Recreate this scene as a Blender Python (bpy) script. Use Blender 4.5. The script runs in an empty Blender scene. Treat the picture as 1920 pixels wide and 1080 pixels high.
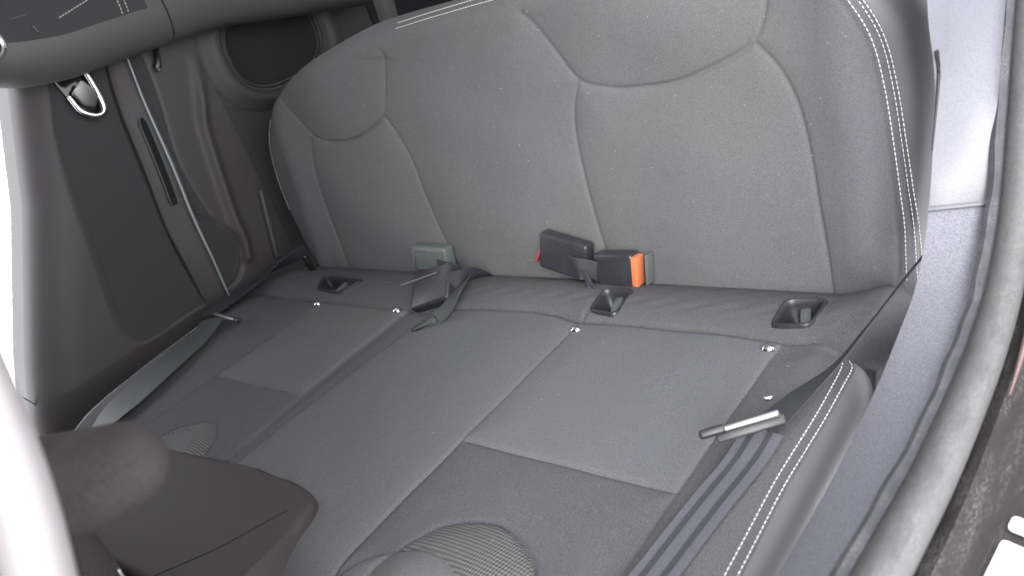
import bpy, bmesh, math, random
import numpy as np
from mathutils import Vector, Matrix

rng = np.random.default_rng(7)
random.seed(7)
scene = bpy.context.scene
COL = scene.collection

# ------------------------------------------------------------------ camera, world, light, exposure
# Frame: X to the car's right (the open door), Y to the rear, Z up from the seat cushion. Metres.
cam_d = bpy.data.cameras.new('camera')
cam = bpy.data.objects.new('camera', cam_d)
COL.objects.link(cam)
RGT = Vector((0.73825, 0.59455, -0.31860))
DWN = Vector((0.04936, -0.51868, -0.85354))
FWD = Vector((-0.67272, 0.61440, -0.41226))
m = Matrix((RGT, -DWN, -FWD)).transposed().to_4x4()
m.translation = Vector((0.8950, -0.8147, 0.5629))
cam.matrix_world = m
cam_d.sensor_width = 36.0
cam_d.lens = 1540.0 / 1920.0 * 36.0
cam_d.clip_start = 0.02
cam_d.clip_end = 500
cam_d.dof.use_dof = True
cam_d.dof.focus_distance = 1.05
cam_d.dof.aperture_fstop = 6.5
scene.camera = cam

world = bpy.data.worlds.new('World')
scene.world = world
world.use_nodes = True
bg = world.node_tree.nodes['Background']
bg.inputs['Color'].default_value = (0.965, 0.97, 1.0, 1)
bg.inputs['Strength'].default_value = 1.12

sun_d = bpy.data.lights.new('sun', 'SUN')
sun_d.energy = 1.2
sun_d.angle = math.radians(25)
sun_d.color = (1.0, 0.975, 0.96)
sun = bpy.data.objects.new('sun', sun_d)
COL.objects.link(sun)
sun.rotation_euler = Vector((-0.56, 0.70, -0.44)).to_track_quat('-Z', 'Y').to_euler()

scene.view_settings.view_transform = 'Standard'
scene.view_settings.look = 'None'
scene.view_settings.gamma = 1.0
scene.view_settings.exposure = 2.0
scene.cycles.max_bounces = 8
scene.cycles.diffuse_bounces = 5

# ------------------------------------------------------------------ materials
MATS = {}
def mat(name, col, rough=0.6, spec=0.5, grain=0.0, gscale=700.0, bump=0.0, bscale=None,
        blotch=0.0, bcol=None, blscale=9.0, metal=0.0, sheen=0.0, weave=None, dust=0.0, stretch=None):
    if name in MATS: return MATS[name]
    M = bpy.data.materials.new(name); M.use_nodes = True
    nt = M.node_tree; N = nt.nodes; LK = nt.links
    b = N['Principled BSDF']
    b.inputs['Roughness'].default_value = rough
    b.inputs['Specular IOR Level'].default_value = spec
    b.inputs['Metallic'].default_value = metal
    if sheen:
        b.inputs['Sheen Weight'].default_value = sheen
        b.inputs['Sheen Roughness'].default_value = 0.5
    tc = N.new('ShaderNodeTexCoord')
    c = N.new('ShaderNodeRGB'); c.outputs[0].default_value = (*col, 1)
    cur = c.outputs[0]
    def noise(scale, detail=3.0):
        n = N.new('ShaderNodeTexNoise'); n.inputs['Scale'].default_value = scale
        n.inputs['Detail'].default_value = detail
        if stretch:
            mp_ = N.new('ShaderNodeMapping'); mp_.inputs['Scale'].default_value = stretch
            LK.new(tc.outputs['Object'], mp_.inputs['Vector']); LK.new(mp_.outputs[0], n.inputs['Vector'])
        else: LK.new(tc.outputs['Object'], n.inputs['Vector'])
        return n
    def ramp(src, lo, hi):
        r = N.new('ShaderNodeMapRange'); r.inputs['From Min'].default_value = lo
        r.inputs['From Max'].default_value = hi; LK.new(src, r.inputs['Value']); return r.outputs[0]
    def mixc(fac, a, bb):
        x = N.new('ShaderNodeMix'); x.data_type = 'RGBA'
        LK.new(fac, x.inputs[0]); LK.new(a, x.inputs[6])
        if isinstance(bb, tuple): x.inputs[7].default_value = (*bb, 1)
        else: LK.new(bb, x.inputs[7])
        return x.outputs[2]
    def mulv(src, k, add=0.0):
        x = N.new('ShaderNodeMath'); x.operation = 'MULTIPLY_ADD'
        LK.new(src, x.inputs[0]); x.inputs[1].default_value = k; x.inputs[2].default_value = add
        return x.outputs[0]
    if blotch:
        n = noise(blscale, 4.0)
        f = mulv(ramp(n.outputs['Fac'], 0.42, 0.66), blotch)
        cur = mixc(f, cur, bcol)
    hgt = None
    if weave:
        # two crossed sine waves: woven yarns or honeycomb mesh
        per, amp, kind = weave
        sep = N.new('ShaderNodeSeparateXYZ'); LK.new(tc.outputs['Object'], sep.inputs[0])
        def lin(a, bq, cz):
            p = mulv(sep.outputs[0], a)
            q = N.new('ShaderNodeMath'); q.operation = 'MULTIPLY_ADD'
            LK.new(sep.outputs[1], q.inputs[0]); q.inputs[1].default_value = bq; LK.new(p, q.inputs[2])
            q2 = N.new('ShaderNodeMath'); q2.operation = 'MULTIPLY_ADD'
            LK.new(sep.outputs[2], q2.inputs[0]); q2.inputs[1].default_value = cz; LK.new(q.outputs[0], q2.inputs[2])
            s = N.new('ShaderNodeMath'); s.operation = 'SINE'; LK.new(q2.outputs[0], s.inputs[0]); return s.outputs[0]
        k = 2 * math.pi / per
        if kind == 'mesh':
            s1 = lin(k * .8, k * .6, 0); s2 = lin(-k * .8, k * .6, 0)
        else:
            s1 = lin(k, 0, 0); s2 = lin(0, k, k)
        pr = N.new('ShaderNodeMath'); pr.operation = 'MULTIPLY'; LK.new(s1, pr.inputs[0]); LK.new(s2, pr.inputs[1])
        hgt = mulv(pr.outputs[0], 0.5, 0.5)
        f = mulv(hgt, -amp, amp)
        cur = mixc(f, cur, tuple(v * 0.12 for v in col))
    if grain:
        n = noise(gscale, 2.0)
        f = mulv(ramp(n.outputs['Fac'], 0.3, 0.7), grain)
        cur = mixc(f, cur, tuple(min(1, v * 2.2) for v in col))
    if dust:
        n = noise(60.0, 8.0); n2 = noise(900.0, 2.0)
        pr = N.new('ShaderNodeMath'); pr.operation = 'MULTIPLY'
        LK.new(ramp(n.outputs['Fac'], 0.40, 0.75), pr.inputs[0]); LK.new(ramp(n2.outputs['Fac'], 0.45, 0.7), pr.inputs[1])
        cur = mixc(mulv(pr.outputs[0], dust), cur, (0.30, 0.29, 0.28))
    LK.new(cur, b.inputs['Base Color'])
    if bump:
        n = noise(bscale or gscale, 3.0)
        h = n.outputs['Fac']
        if hgt is not None:
            a = N.new('ShaderNodeMath'); a.operation = 'ADD'; LK.new(h, a.inputs[0]); LK.new(hgt, a.inputs[1]); h = a.outputs[0]
        bp = N.new('ShaderNodeBump'); bp.inputs['Strength'].default_value = bump
        bp.inputs['Distance'].default_value = 0.001
        LK.new(h, bp.inputs['Height']); LK.new(bp.outputs[0], b.inputs['Normal'])
    MATS[name] = M
    return M

FABRIC = mat('seat_fabric', (0.090, 0.090, 0.091), 0.95, 0.15, grain=0.46, gscale=820, bump=0.40, bscale=800, blotch=0.8, bcol=(0.083, 0.083, 0.106), blscale=3.2, dust=0.10)
INSERT = mat('seat_insert_fabric', (0.084, 0.084, 0.091), 0.95, 0.15, grain=0.42, gscale=800, bump=0.4, bscale=600, weave=(0.0034, 0.55, 'weave'), blotch=0.4, bcol=(0.078, 0.078, 0.098))
BOLST = mat('bolster_fabric', (0.097, 0.097, 0.104), 0.95, 0.15, grain=0.42, gscale=800, bump=0.4, bscale=600, weave=(0.0036, 0.6, 'weave'))
MESHF = mat('honeycomb_mesh_fabric', (0.17, 0.17, 0.17), 0.8, 0.3, bump=0.8, gscale=800, weave=(0.0056, 0.95, 'mesh'))
VINYL = mat('soft_vinyl', (0.103, 0.101, 0.109), 0.5, 0.5, grain=0.08, bump=0.08, gscale=900)
ROLLF = mat('knit_fabric', (0.070, 0.070, 0.072), 0.95, 0.15, grain=0.45, gscale=600, bump=0.3, bscale=600, blotch=0.5, bcol=(0.068, 0.067, 0.088), blscale=6)
THREAD = mat('white_thread', (0.80, 0.80, 0.79), 0.7, 0.3)
BLACK = mat('black_plastic', (0.022, 0.022, 0.024), 0.42, 0.5, grain=0.15, gscale=500, bump=0.08)
BUCK = mat('buckle_plastic', (0.024, 0.024, 0.030), 0.33, 0.5, grain=0.2, gscale=400, bump=0.10, dust=0.12)
PALEP = mat('pale_plastic', (0.100, 0.120, 0.114), 0.45, 0.5, grain=0.1, gscale=500, bump=0.05)
DOORP = mat('door_plastic', (0.064, 0.062, 0.063), 0.55, 0.45, grain=0.15, gscale=700, bump=0.18, blotch=0.75, bcol=(0.067, 0.052, 0.055), blscale=4)
DOORF = mat('door_fabric', (0.054, 0.054, 0.055), 0.9, 0.25, grain=0.2, gscale=600, bump=0.2)
SHELL = mat('shoulder_plastic', (0.085, 0.083, 0.082), 0.45, 0.5, grain=0.08, gscale=900, bump=0.08)
GLOSSB = mat('gloss_black', (0.015, 0.015, 0.016), 0.12, 0.6)
SATIN = mat('satin_grey_trim', (0.10, 0.11, 0.11), 0.28, 0.6)
CHROME = mat('chrome', (0.80, 0.80, 0.80), 0.12, 0.5, metal=1.0)
STEEL = mat('brushed_steel', (0.24, 0.24, 0.235), 0.45, 0.5, metal=1.0, bump=0.1, gscale=300)
WEB = mat('belt_webbing', (0.042, 0.042, 0.052), 0.7, 0.3, weave=(0.0026, 0.35, 'weave'), grain=0.2, gscale=500, bump=0.3)
WEBL = mat('belt_webbing_rib', (0.098, 0.098, 0.118), 0.65, 0.35, weave=(0.0026, 0.35, 'weave'), grain=0.15, gscale=500, bump=0.3)
WEBG = mat('belt_webbing_grey', (0.054, 0.060, 0.058), 0.55, 0.4, weave=(0.0026, 0.3, 'weave'), grain=0.2, gscale=500, bump=0.2, blotch=0.6, bcol=(0.050, 0.050, 0.056), blscale=14)
TRIM = mat('grained_trim', (0.170, 0.170, 0.200), 0.75, 0.35, grain=0.40, gscale=560, bump=0.45, weave=(0.0036, 0.30, 'weave'), dust=0.12)
PILLAR = mat('smooth_pillar_trim', (0.125, 0.125, 0.146), 0.40, 0.45, grain=0.20, gscale=500, bump=0.10, dust=0.08)
RUBBER = mat('door_seal_rubber', (0.085, 0.085, 0.086), 0.6, 0.4, grain=0.22, gscale=260, bump=0.2, bscale=220, dust=0.30, stretch=(1, .35, 1))
RUBBERD = mat('seal_flange_rubber', (0.045, 0.045, 0.055), 0.6, 0.4, grain=0.15, gscale=150, bump=0.2, dust=0.5)
JAMB = mat('dusty_black_paint', (0.017, 0.0145, 0.0145), 0.6, 0.3, grain=0.35, gscale=420, bump=0.25, bscale=300, dust=0.45, stretch=(1.6, 0.22, 1.0))
PAINT = mat('maroon_paint', (0.14, 0.085, 0.085), 0.22, 0.6, dust=0.4)
PAPER = mat('white_sticker', (0.86, 0.86, 0.86), 0.45, 0.4)
FSEAT = mat('front_seat_vinyl', (0.037, 0.033, 0.034), 0.75, 0.3, grain=0.15, gscale=700, bump=0.1, blotch=0.6, bcol=(0.040, 0.031, 0.033), blscale=8)
GLOSSG = mat('highlit_seat_vinyl', (0.20, 0.19, 0.19), 0.35, 0.6)  # pale base puts the sun highlight into the front seat edge's colour
ARMF = mat('armrest_cloth', (0.025, 0.0220, 0.0225), 0.95, 0.15, grain=0.4, gscale=600, bump=0.3)
CARPET = mat('floor_carpet', (0.020, 0.019, 0.022), 0.95, 0.2, grain=0.4, gscale=600, bump=0.6)
HILITE = mat('door_edge_highlight', (0.34, 0.37, 0.365), 0.3, 0.6)  # pale colour of the highlight painted along the pull strip
ORANGE = mat('orange_button', (0.52, 0.16, 0.07), 0.45, 0.5)
RED = mat('red_button', (0.26, 0.06, 0.07), 0.45, 0.5)
LINING = mat('headliner_cloth', (0.42, 0.42, 0.42), 0.95, 0.2, grain=0.2, gscale=500)
LINTM = mat('lint', (0.36, 0.36, 0.35), 0.9, 0.2)
GRILLE = mat('speaker_cloth', (0.022, 0.022, 0.022), 0.8, 0.3, grain=0.2, gscale=600, bump=0.3)

# ------------------------------------------------------------------ object helpers
def link(name, me, material=None, parent=None):
    o = bpy.data.objects.new(name, me)
    COL.objects.link(o)
    if material is not None: me.materials.append(material)
    if parent is not None: o.parent = parent
    return o
def empty(name, label, cat, group=None, loc=(0, 0, 0)):
    o = bpy.data.objects.new(name, None); COL.objects.link(o)
    o.empty_display_size = 0.05
    o['label'] = label; o['category'] = cat
    if group: o['group'] = group
    return o
def tag(o, label, cat, group=None):
    o['label'] = label; o['category'] = cat
    if group: o['group'] = group
    return o
def mesh_py(name, V, Fc, smooth=True):
    me = bpy.data.meshes.new(name)
    me.from_pydata([tuple(map(float, v)) for v in V], [], [tuple(f) for f in Fc])
    if smooth: me.polygons.foreach_set('use_smooth', [True] * len(me.polygons))
    me.update(); return me
def from_bm(name, bm, material, parent=None, smooth=True):
    bmesh.ops.recalc_face_normals(bm, faces=bm.faces)
    me = bpy.data.meshes.new(name); bm.to_mesh(me); bm.free()
    if smooth:
        me.polygons.foreach_set('use_smooth', [True] * len(me.polygons))
        me.set_sharp_from_angle(angle=math.radians(38))
    return link(name, me, material, parent)
def frame(c, u, v, n=None):
    c = tuple(float(q) for q in c); u = Vector(u).normalized(); v = Vector(v); v = (v - u * v.dot(u)).normalized()
    n = u.cross(v)
    M = Matrix((u, v, n)).transposed().to_4x4(); M.translation = Vector(c); return M
def rbox(bm, M, size, bev=0.004, seg=3, taper=None):
    """bevelled box in frame M; taper = scale of the +u end in v and n"""
    r = bmesh.ops.create_cube(bm, size=1.0)
    vs = r['verts']
    for v in vs:
        if taper and v.co.x > 0: v.co.y *= taper[0]; v.co.z *= taper[1]
        v.co = Vector((v.co.x * size[0], v.co.y * size[1], v.co.z * size[2]))
    es = list({e for v in vs for e in v.link_edges})
    g = bmesh.ops.bevel(bm, geom=es, offset=bev, segments=seg, profile=0.5, affect='EDGES')
    new = set(g['verts']) | {v for v in vs if v.is_valid}
    for v in new: v.co = M @ v.co
def box_obj(name, c, u, v, size, material, parent, bev=0.004, seg=3, taper=None):
    bm = bmesh.new(); rbox(bm, frame(c, u, v), size, bev, seg, taper)
    return from_bm(name, bm, material, parent)
def catmull(P, n=8):
    P = np.asarray(P, float); Q = np.vstack([2 * P[0] - P[1], P, 2 * P[-1] - P[-2]]); out = []
    for i in range(1, len(Q) - 2):
        p0, p1, p2, p3 = Q[i - 1], Q[i], Q[i + 1], Q[i + 2]
        for t in np.linspace(0, 1, n, endpoint=False):
            out.append(.5 * ((2 * p1) + (-p0 + p2) * t + (2 * p0 - 5 * p1 + 4 * p2 - p3) * t * t + (-p0 + 3 * p1 - 3 * p2 + p3) * t ** 3))
    out.append(P[-1]); return np.array(out)
def resample(P, step):
    d = np.r_[0, np.cumsum(np.linalg.norm(np.diff(P, axis=0), axis=1))]
    n = max(2, int(d[-1] / step)); s = np.linspace(0, d[-1], n)
    return np.stack([np.interp(s, d, P[:, k]) for k in range(P.shape[1])], 1)
def sweep(path, prof_fn, closed=True, caps=True):
    """prof_fn(i, n) -> list of 3d points of the section at path point i"""
    V = []; Fc = []; n = len(path); k = None
    for i in range(n):
        s = prof_fn(i, n); k = len(s); V += [tuple(p) for p in s]
    m_ = k if closed else k - 1
    for i in range(n - 1):
        for j in range(m_):
            a = i * k + j; b_ = i * k + (j + 1) % k
            Fc.append((a, b_, b_ + k, a + k))
    if caps and closed:
        Fc.append(tuple(range(k - 1, -1, -1))); Fc.append(tuple(range((n - 1) * k, n * k)))
    return V, Fc
def tube(path, r, k=10, up=(0, 0, 1), flat=1.0):
    path = np.asarray(path, float); T = np.gradient(path, axis=0); up = np.array(up, float)
    def pf(i, n):
        t = T[i] / np.linalg.norm(T[i]); a = np.cross(t, up); a /= np.linalg.norm(a) + 1e-9; b_ = np.cross(a, t)
        rr = r(i / (n - 1)) if callable(r) else r
        return [path[i] + rr * (math.cos(q) * a + flat * math.sin(q) * b_) for q in np.linspace(0, 2 * math.pi, k, endpoint=False)]
    return sweep(path, pf)
def ribbon(path, side, width, thick=0.0014, ribs=None):
    """webbing: path (n,3), side (n,3) unit width vectors; flat section with slightly rounded selvedge"""
    path = np.asarray(path, float); T = np.gradient(path, axis=0)
    def pf(i, n):
        t = T[i] / np.linalg.norm(T[i]); s = np.asarray(side[i], float); s = s - t * (s @ t); s /= np.linalg.norm(s); nn = np.cross(s, t)
        w = (width[i] if hasattr(width, '__len__') else width) / 2; h = thick / 2
        top = []
        xs = np.linspace(-1, 1, 25)
        for q in xs:
            hh = h * (1.0 if abs(q) < .95 else 0.6)
            if ribs is not None: hh += ribs * (0.5 + 0.5 * math.cos(q * math.pi * 3))
            top.append(path[i] + s * q * w + nn * hh)
        bot = [path[i] + s * q * w - nn * h for q in xs[::-1]]
        return top + bot
    return sweep(path, pf)
def obj_sweep(name, VF, material, parent=None):
    me = mesh_py(name, *VF)
    bm = bmesh.new(); bm.from_mesh(me); bpy.data.meshes.remove(me)
    return from_bm(name, bm, material, parent)
def plate(name, pts, nrm, thick, material, parent, bev=0.003, seg=2):
    """polygon plate: pts front outline, extruded against nrm, bevelled front edge"""
    bm = bmesh.new(); nrm = Vector(nrm).normalized()
    vs = [bm.verts.new(Vector(p)) for p in pts]
    f = bm.faces.new(vs); f.normal_update()
    if f.normal.dot(nrm) < 0: f.normal_flip()
    r = bmesh.ops.extrude_face_region(bm, geom=[f])
    nv = [g for g in r['geom'] if isinstance(g, bmesh.types.BMVert)]
    nf = [g for g in r['geom'] if isinstance(g, bmesh.types.BMFace)]
    for v in vs: v.co -= nrm * thick
    top = nf[0]
    if bev: bmesh.ops.bevel(bm, geom=list(top.edges), offset=bev, segments=seg, profile=0.5, affect='EDGES')
    return from_bm(name, bm, material, parent)
def round_poly(pts, r, n=5):
    pts = [Vector(p) for p in pts]; out = []
    for i, p in enumerate(pts):
        a = pts[i - 1] - p; b_ = pts[(i + 1) % len(pts)] - p
        rr = min(r, a.length * .45, b_.length * .45)
        p0 = p + a.normalized() * rr; p1 = p + b_.normalized() * rr
        for t in np.linspace(0, 1, n).tolist(): out.append((1 - t) ** 2 * p0 + 2 * t * (1 - t) * p + t * t * p1)
    return out

#NUMPY-BEGIN
# ------------------------------------------------------------------ upholstery height fields (pure numpy)
def seg_dist(x, y, pl):
    """distance from points to polyline, and parameter-weighted value of third column (depth)"""
    d = np.full(x.shape, 9.0); w = np.zeros(x.shape)
    for a, b in zip(pl[:-1], pl[1:]):
        dx, dy = b[0] - a[0], b[1] - a[1]; q = dx * dx + dy * dy + 1e-12
        t = np.clip(((x - a[0]) * dx + (y - a[1]) * dy) / q, 0, 1)
        dd = np.hypot(x - a[0] - t * dx, y - a[1] - t * dy)
        ww = a[2] + (b[2] - a[2]) * t
        k = dd < d; d = np.where(k, dd, d); w = np.where(k, ww, w)
    return d, w
def inside(x, y, poly):
    r = np.zeros(x.shape, bool); n = len(poly)
    for i in range(n):
        x1, y1 = poly[i][:2]; x2, y2 = poly[(i + 1) % n][:2]
        c = ((y1 > y) != (y2 > y)) & (x < (x2 - x1) * (y - y1) / (y2 - y1 + 1e-15) + x1)
        r ^= c
    return r
def cm(P, n=6):
    P = np.asarray(P, float); Q = np.vstack([2 * P[0] - P[1], P, 2 * P[-1] - P[-2]]); out = []
    for i in range(1, len(Q) - 2):
        p0, p1, p2, p3 = Q[i - 1], Q[i], Q[i + 1], Q[i + 2]
        for t in np.linspace(0, 1, n, endpoint=False):
            out.append(.5 * (2 * p1 + (p2 - p0) * t + (2 * p0 - 5 * p1 + 4 * p2 - p3) * t * t + (3 * p1 - p0 - 3 * p2 + p3) * t ** 3))
    out.append(P[-1]); return np.array(out)
BT = np.radians(9.0)
def D3(pts, w=1.0): return np.array([(p[0], p[1], p[2] if len(p) > 2 else w) for p in pts], float)

# --- backrest: coordinates (x, s), s up along the slope
B_HEADL = cm(D3([(-.560, .372, .3), (-.540, .350), (-.487, .286), (-.445, .270, 1.3), (-.40, .265, 2.2), (-.355, .267, 2.2), (-.314, .277, 2), (-.280, .290, 1.5), (-.259, .303), (-.240, .335, .9), (-.220, .385, .8), (-.216, .40, .1)]))
B_HEADR = cm(D3([(.10, .415, .1), (.117, .398, .6), (.145, .358, .8), (.177, .313, .8), (.215, .298, 1), (.257, .291, 1.6), (.33, .291, 1.8), (.393, .306, 1.6), (.435, .322, 1.2), (.455, .350), (.463, .39), (.465, .45, .3)]))
B_INSL = cm(D3([(-.495, .279), (-.508, .25), (-.516, .19), (-.512, .12), (-.500, .04), (-.495, -.03, .6)]))
B_INSR = cm(D3([(.443, .322, .9), (.468, .288, .9), (.484, .246, 1), (.492, .19, 1.2), (.496, .13, 1.3), (.500, .06, 1.2), (.502, -.03, .8)]))
B_MIDL = cm(D3([(-.259, .303), (-.235, .262), (-.216, .215), (-.206, .155), (-.192, .09), (-.172, .03), (-.16, -.03)]))
B_MIDR = cm(D3([(.177, .313, .8), (.159, .276, .9), (.151, .235, 1), (.153, .17, 1), (.160, .09, .9), (.167, .03, .7), (.172, -.03, .5)]))
B_SEAMS = [B_HEADL, B_HEADR, B_INSL, B_INSR, B_MIDL, B_MIDR]
B_STITCH = cm(D3([(.500, .42), (.535, .383), (.558, .350), (.576, .307), (.585, .250), (.589, .19), (.591, .14), (.592, .09), (.586, .02)]))
B_OUT = cm(np.array([(-.60, -.06), (-.640, .02), (-.662, .085), (-.683, .185), (-.676, .262), (-.650, .318), (-.607, .357), (-.545, .396), (-.47, .419), (-.37, .438), (-.27, .453), (-.19, .457), (0, .458), (.15, .458), (.30, .455), (.42, .440), (.52, .418), (.585, .385), (.620, .338), (.634, .288), (.637, .20), (.625, .11), (.604, .035), (.58, -.06)]), 5)
def back_h(x, s):
    dmin = np.full(x.shape, 9.0); g = np.zeros(x.shape)
    for pl in B_SEAMS:
        d, w = seg_dist(x, s, pl)
        dmin = np.minimum(dmin, d / np.clip(w, .15, 1.2))
        g = np.maximum(g, w * (0.0022 * np.exp(-(d / .0024) ** 2) + .0007 * np.exp(-(d / .010) ** 2)))
    h = 0.0055 * (1 - np.exp(-dmin / .05)) - g
    d, w = seg_dist(x, s, B_STITCH); h -= .0022 * np.exp(-((d - .0065) / .0022) ** 2) * (x > .4)
    # broad lumbar swell of the two outer seats and sag of the centre
    h += .010 * np.exp(-((x + .36) / .11) ** 2 - ((s - .12) / .13) ** 2) + .010 * np.exp(-((x - .33) / .12) ** 2 - ((s - .12) / .13) ** 2)
    h += .012 * np.exp(-((x + .39) / .10) ** 2 - ((s - .36) / .07) ** 2) + .012 * np.exp(-((x - .31) / .11) ** 2 - ((s - .37) / .06) ** 2)
    h += .010 * np.exp(-((x - .545) / .035) ** 2) * (s < .4) + .008 * np.exp(-((x + .575) / .035) ** 2)
    h += .0012 * np.sin(x * 31 + s * 17) * np.sin(s * 23 - x * 9)
    return h
def edge_round(x, y, poly, r):
    """(nearest boundary point, inside distance (negative outside))"""
    d = np.full(x.shape, 9.0); nx = np.zeros(x.shape); ny = np.zeros(x.shape)
    P = np.vstack([poly, poly[:1]])
    for a, b in zip(P[:-1], P[1:]):
        dx, dy = b[0] - a[0], b[1] - a[1]; q = dx * dx + dy * dy + 1e-12
        t = np.clip(((x - a[0]) * dx + (y - a[1]) * dy) / q, 0, 1)
        px, py = a[0] + t * dx, a[1] + t * dy; dd = np.hypot(x - px, y - py)
        k = dd < d; d = np.where(k, dd, d); nx = np.where(k, px, nx); ny = np.where(k, py, ny)
    sd = np.where(inside(x, y, poly), d, -d)
    return nx, ny, sd
B_R = .046
def back_surf(x, s):
    x = np.asarray(x, float); s = np.asarray(s, float)
    nx, ns, sd = edge_round(x, s, B_OUT, B_R)
    out = sd < 0
    X = np.where(out, nx, x); S = np.where(out, ns, s)
    h = back_h(X, S)
    i = np.clip(sd, 0, B_R)
    h = h * np.clip(sd / .02, 0, 1) - (B_R - np.sqrt(np.maximum(B_R ** 2 - (B_R - i) ** 2, 0)))
    h = np.where(out, -B_R + sd, h)   # side wall going back
    h = np.where(S < 0, np.maximum(h, -.02), h)
    return np.stack([X, .05 + S * np.sin(BT) - h * np.cos(BT), S * np.cos(BT) + h * np.sin(BT)], -1), sd

# --- cushion: coordinates (x, y)
C_LOWX = np.array([-.70, -.482, -.30, -.165, -.120, -.066, .01, .095, .150, .198, .293, .409, .505, .554, .62])
C_LOWY = np.array([-.090, -.092, -.094, -.091, -.086, -.076, -.066, -.060, -.066, -.078, -.074, -.074, -.080, -.066, -.05])
C_SEAMS = [D3([(-.400, -.10, .5), (-.405, -.2), (-.409, -.33), (-.411, -.48), (-.415, -.58)]),
           D3([(-.158, -.105, 1), (-.160, -.2), (-.160, -.33), (-.150, -.46), (-.145, -.58)]),
           D3([(-.085, -.10, 1), (-.103, -.147), (-.116, -.26), (-.122, -.36), (-.122, -.455), (-.12, -.58)]),
           D3([(.196, -.10, .4), (.196, -.2, .6), (.196, -.335, .8), (.196, -.44, .9), (.196, -.58, 1)]),
           D3([(.492, -.10, .7), (.491, -.2), (.492, -.34), (.494, -.58)]),
           D3([(-.405, -.332), (-.156, -.329)]), D3([(.205, -.339), (.35, -.338), (.492, -.339)]),
           cm(D3([(.238, -.60, 1), (.245, -.53, 1.2), (.259, -.490, 1.4), (.278, -.458, 1.5), (.314, -.440, 1.8), (.349, -.437, 2), (.387, -.453, 2), (.413, -.475, 2), (.425, -.52, 2), (.428, -.60, 2)])),
           cm(D3([(.18, -.60), (.205, -.547), (.228, -.521), (.262, -.504), (.300, -.497), (.335, -.505), (.37, -.535), (.40, -.60)])),
           cm(D3([(-.36, -.60), (-.34, -.48), (-.309, -.441), (-.270, -.427), (-.235, -.439), (-.205, -.467, 1.6), (-.175, -.53, 1.6), (-.160, -.60)])),
           cm(D3([(-.35, -.50), (-.31, -.462), (-.275, -.452), (-.245, -.47), (-.215, -.53), (-.20, -.60)]))]
C_STITCHA = cm(D3([(.570, -.113), (.578, -.130), (.5805, -.19), (.580, -.258), (.580, -.32), (.584, -.42), (.588, -.50), (.590, -.56)]))
C_STITCHB = C_STITCHA + np.array([.0088, 0.001, 0])
C_STITCHL = cm(D3([(-.663, -.20), (-.640, -.317), (-.618, -.400), (-.588, -.470), (-.560, -.515), (-.53, -.550)]))
C_OUT = cm(np.array([(-.60, .085), (-.66, -.02), (-.685, -.10), (-.680, -.20), (-.655, -.317), (-.633, -.40), (-.602, -.475), (-.572, -.525), (-.535, -.572), (-.48, -.592), (-.30, -.60), (0, -.60), (.25, -.60), (.45, -.60), (.55, -.598), (.612, -.57), (.620, -.52), (.617, -.42), (.615, -.30), (.615, -.20), (.613, -.15), (.595, -.107), (.572, -.097), (.556, -.089), (.560, -.06), (.585, -.01), (.598, .085)]), 5)
C_R = .028
def cush_h(x, y):
    yl = np.interp(x, C_LOWX, C_LOWY)
    dmin = np.full(x.shape, 9.0); g = np.zeros(x.shape)
    for pl in C_SEAMS:
        d, w = seg_dist(x, y, pl); dmin = np.minimum(dmin, d)
        g = np.maximum(g, w * (.0022 * np.exp(-(d / .0026) ** 2) + .0005 * np.exp(-(d / .010) ** 2)))
    dl = np.abs(y - yl)
    h = .0195 + .004 * (1 - np.exp(-np.minimum(dmin, dl) / .035)) - g
    # rear panels stand proud of the front inserts
    h += .0012 / (1 + np.exp(-(y + .338) / .0016)) * (((x > -.405) & (x < -.157)) | ((x > .198) & (x < .492)))
    # recessed strip between left seat and centre
    xa = np.interp(y, [-.46, -.33, -.1], [-.150, -.160, -.158]); xb = np.interp(y, [-.455, -.36, -.147, -.10], [-.122, -.122, -.103, -.085])
    h -= .004 * ((x > xa) & (x < xb) & (y < yl))
    # pommels under the honeycomb inserts
    h += .012 * np.exp(-(((x - .335) / .075) ** 2 + ((y + .53) / .075) ** 2) ** 2)
    h += .003 * np.exp(-(((x - .28) / .07) ** 2 + ((y + .565) / .06) ** 2) ** 2)
    h += .012 * np.exp(-(((x + .26) / .075) ** 2 + ((y + .52) / .075) ** 2) ** 2)
    # bolsters
    h += .012 * np.exp(-((x - .555) / .045) ** 2) * (y < yl) * np.clip((yl - y) / .05, 0, 1) + .010 * np.exp(-((x + .58) / .07) ** 2) * (y < yl) * np.clip((yl - y) / .1, 0, 1)
    h += .0007 * np.sin(x * 37 + y * 19) * np.sin(y * 29 - x * 7)
    # front fall
    f = np.clip((-.52 - y) / .08, 0, 1); h -= .035 * f ** 2
    # rear roll
    t = np.clip((y - yl) / (.058 - yl), 0, 1)
    roll = .014 + .022 * np.sin(np.pi * t) ** .62 - .016 * t
    roll += .016 * np.clip((x - .52) / .06, 0, 1) * np.sin(np.pi * np.clip(t, 0, 1) * .6)
    roll -= .0035 * np.exp(-((x - .196) / .004) ** 2) * np.clip(1 - t * 3, 0, 1)
    wr = .0005 * np.sin(x * 130 + 3 * np.sin(y * 90)) * np.sin(y * 60) * t * (1 - t) * 4
    g2 = .004 * np.exp(-(dl / .0045) ** 2)
    return np.where(y > yl, roll + wr, h) - g2
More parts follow.
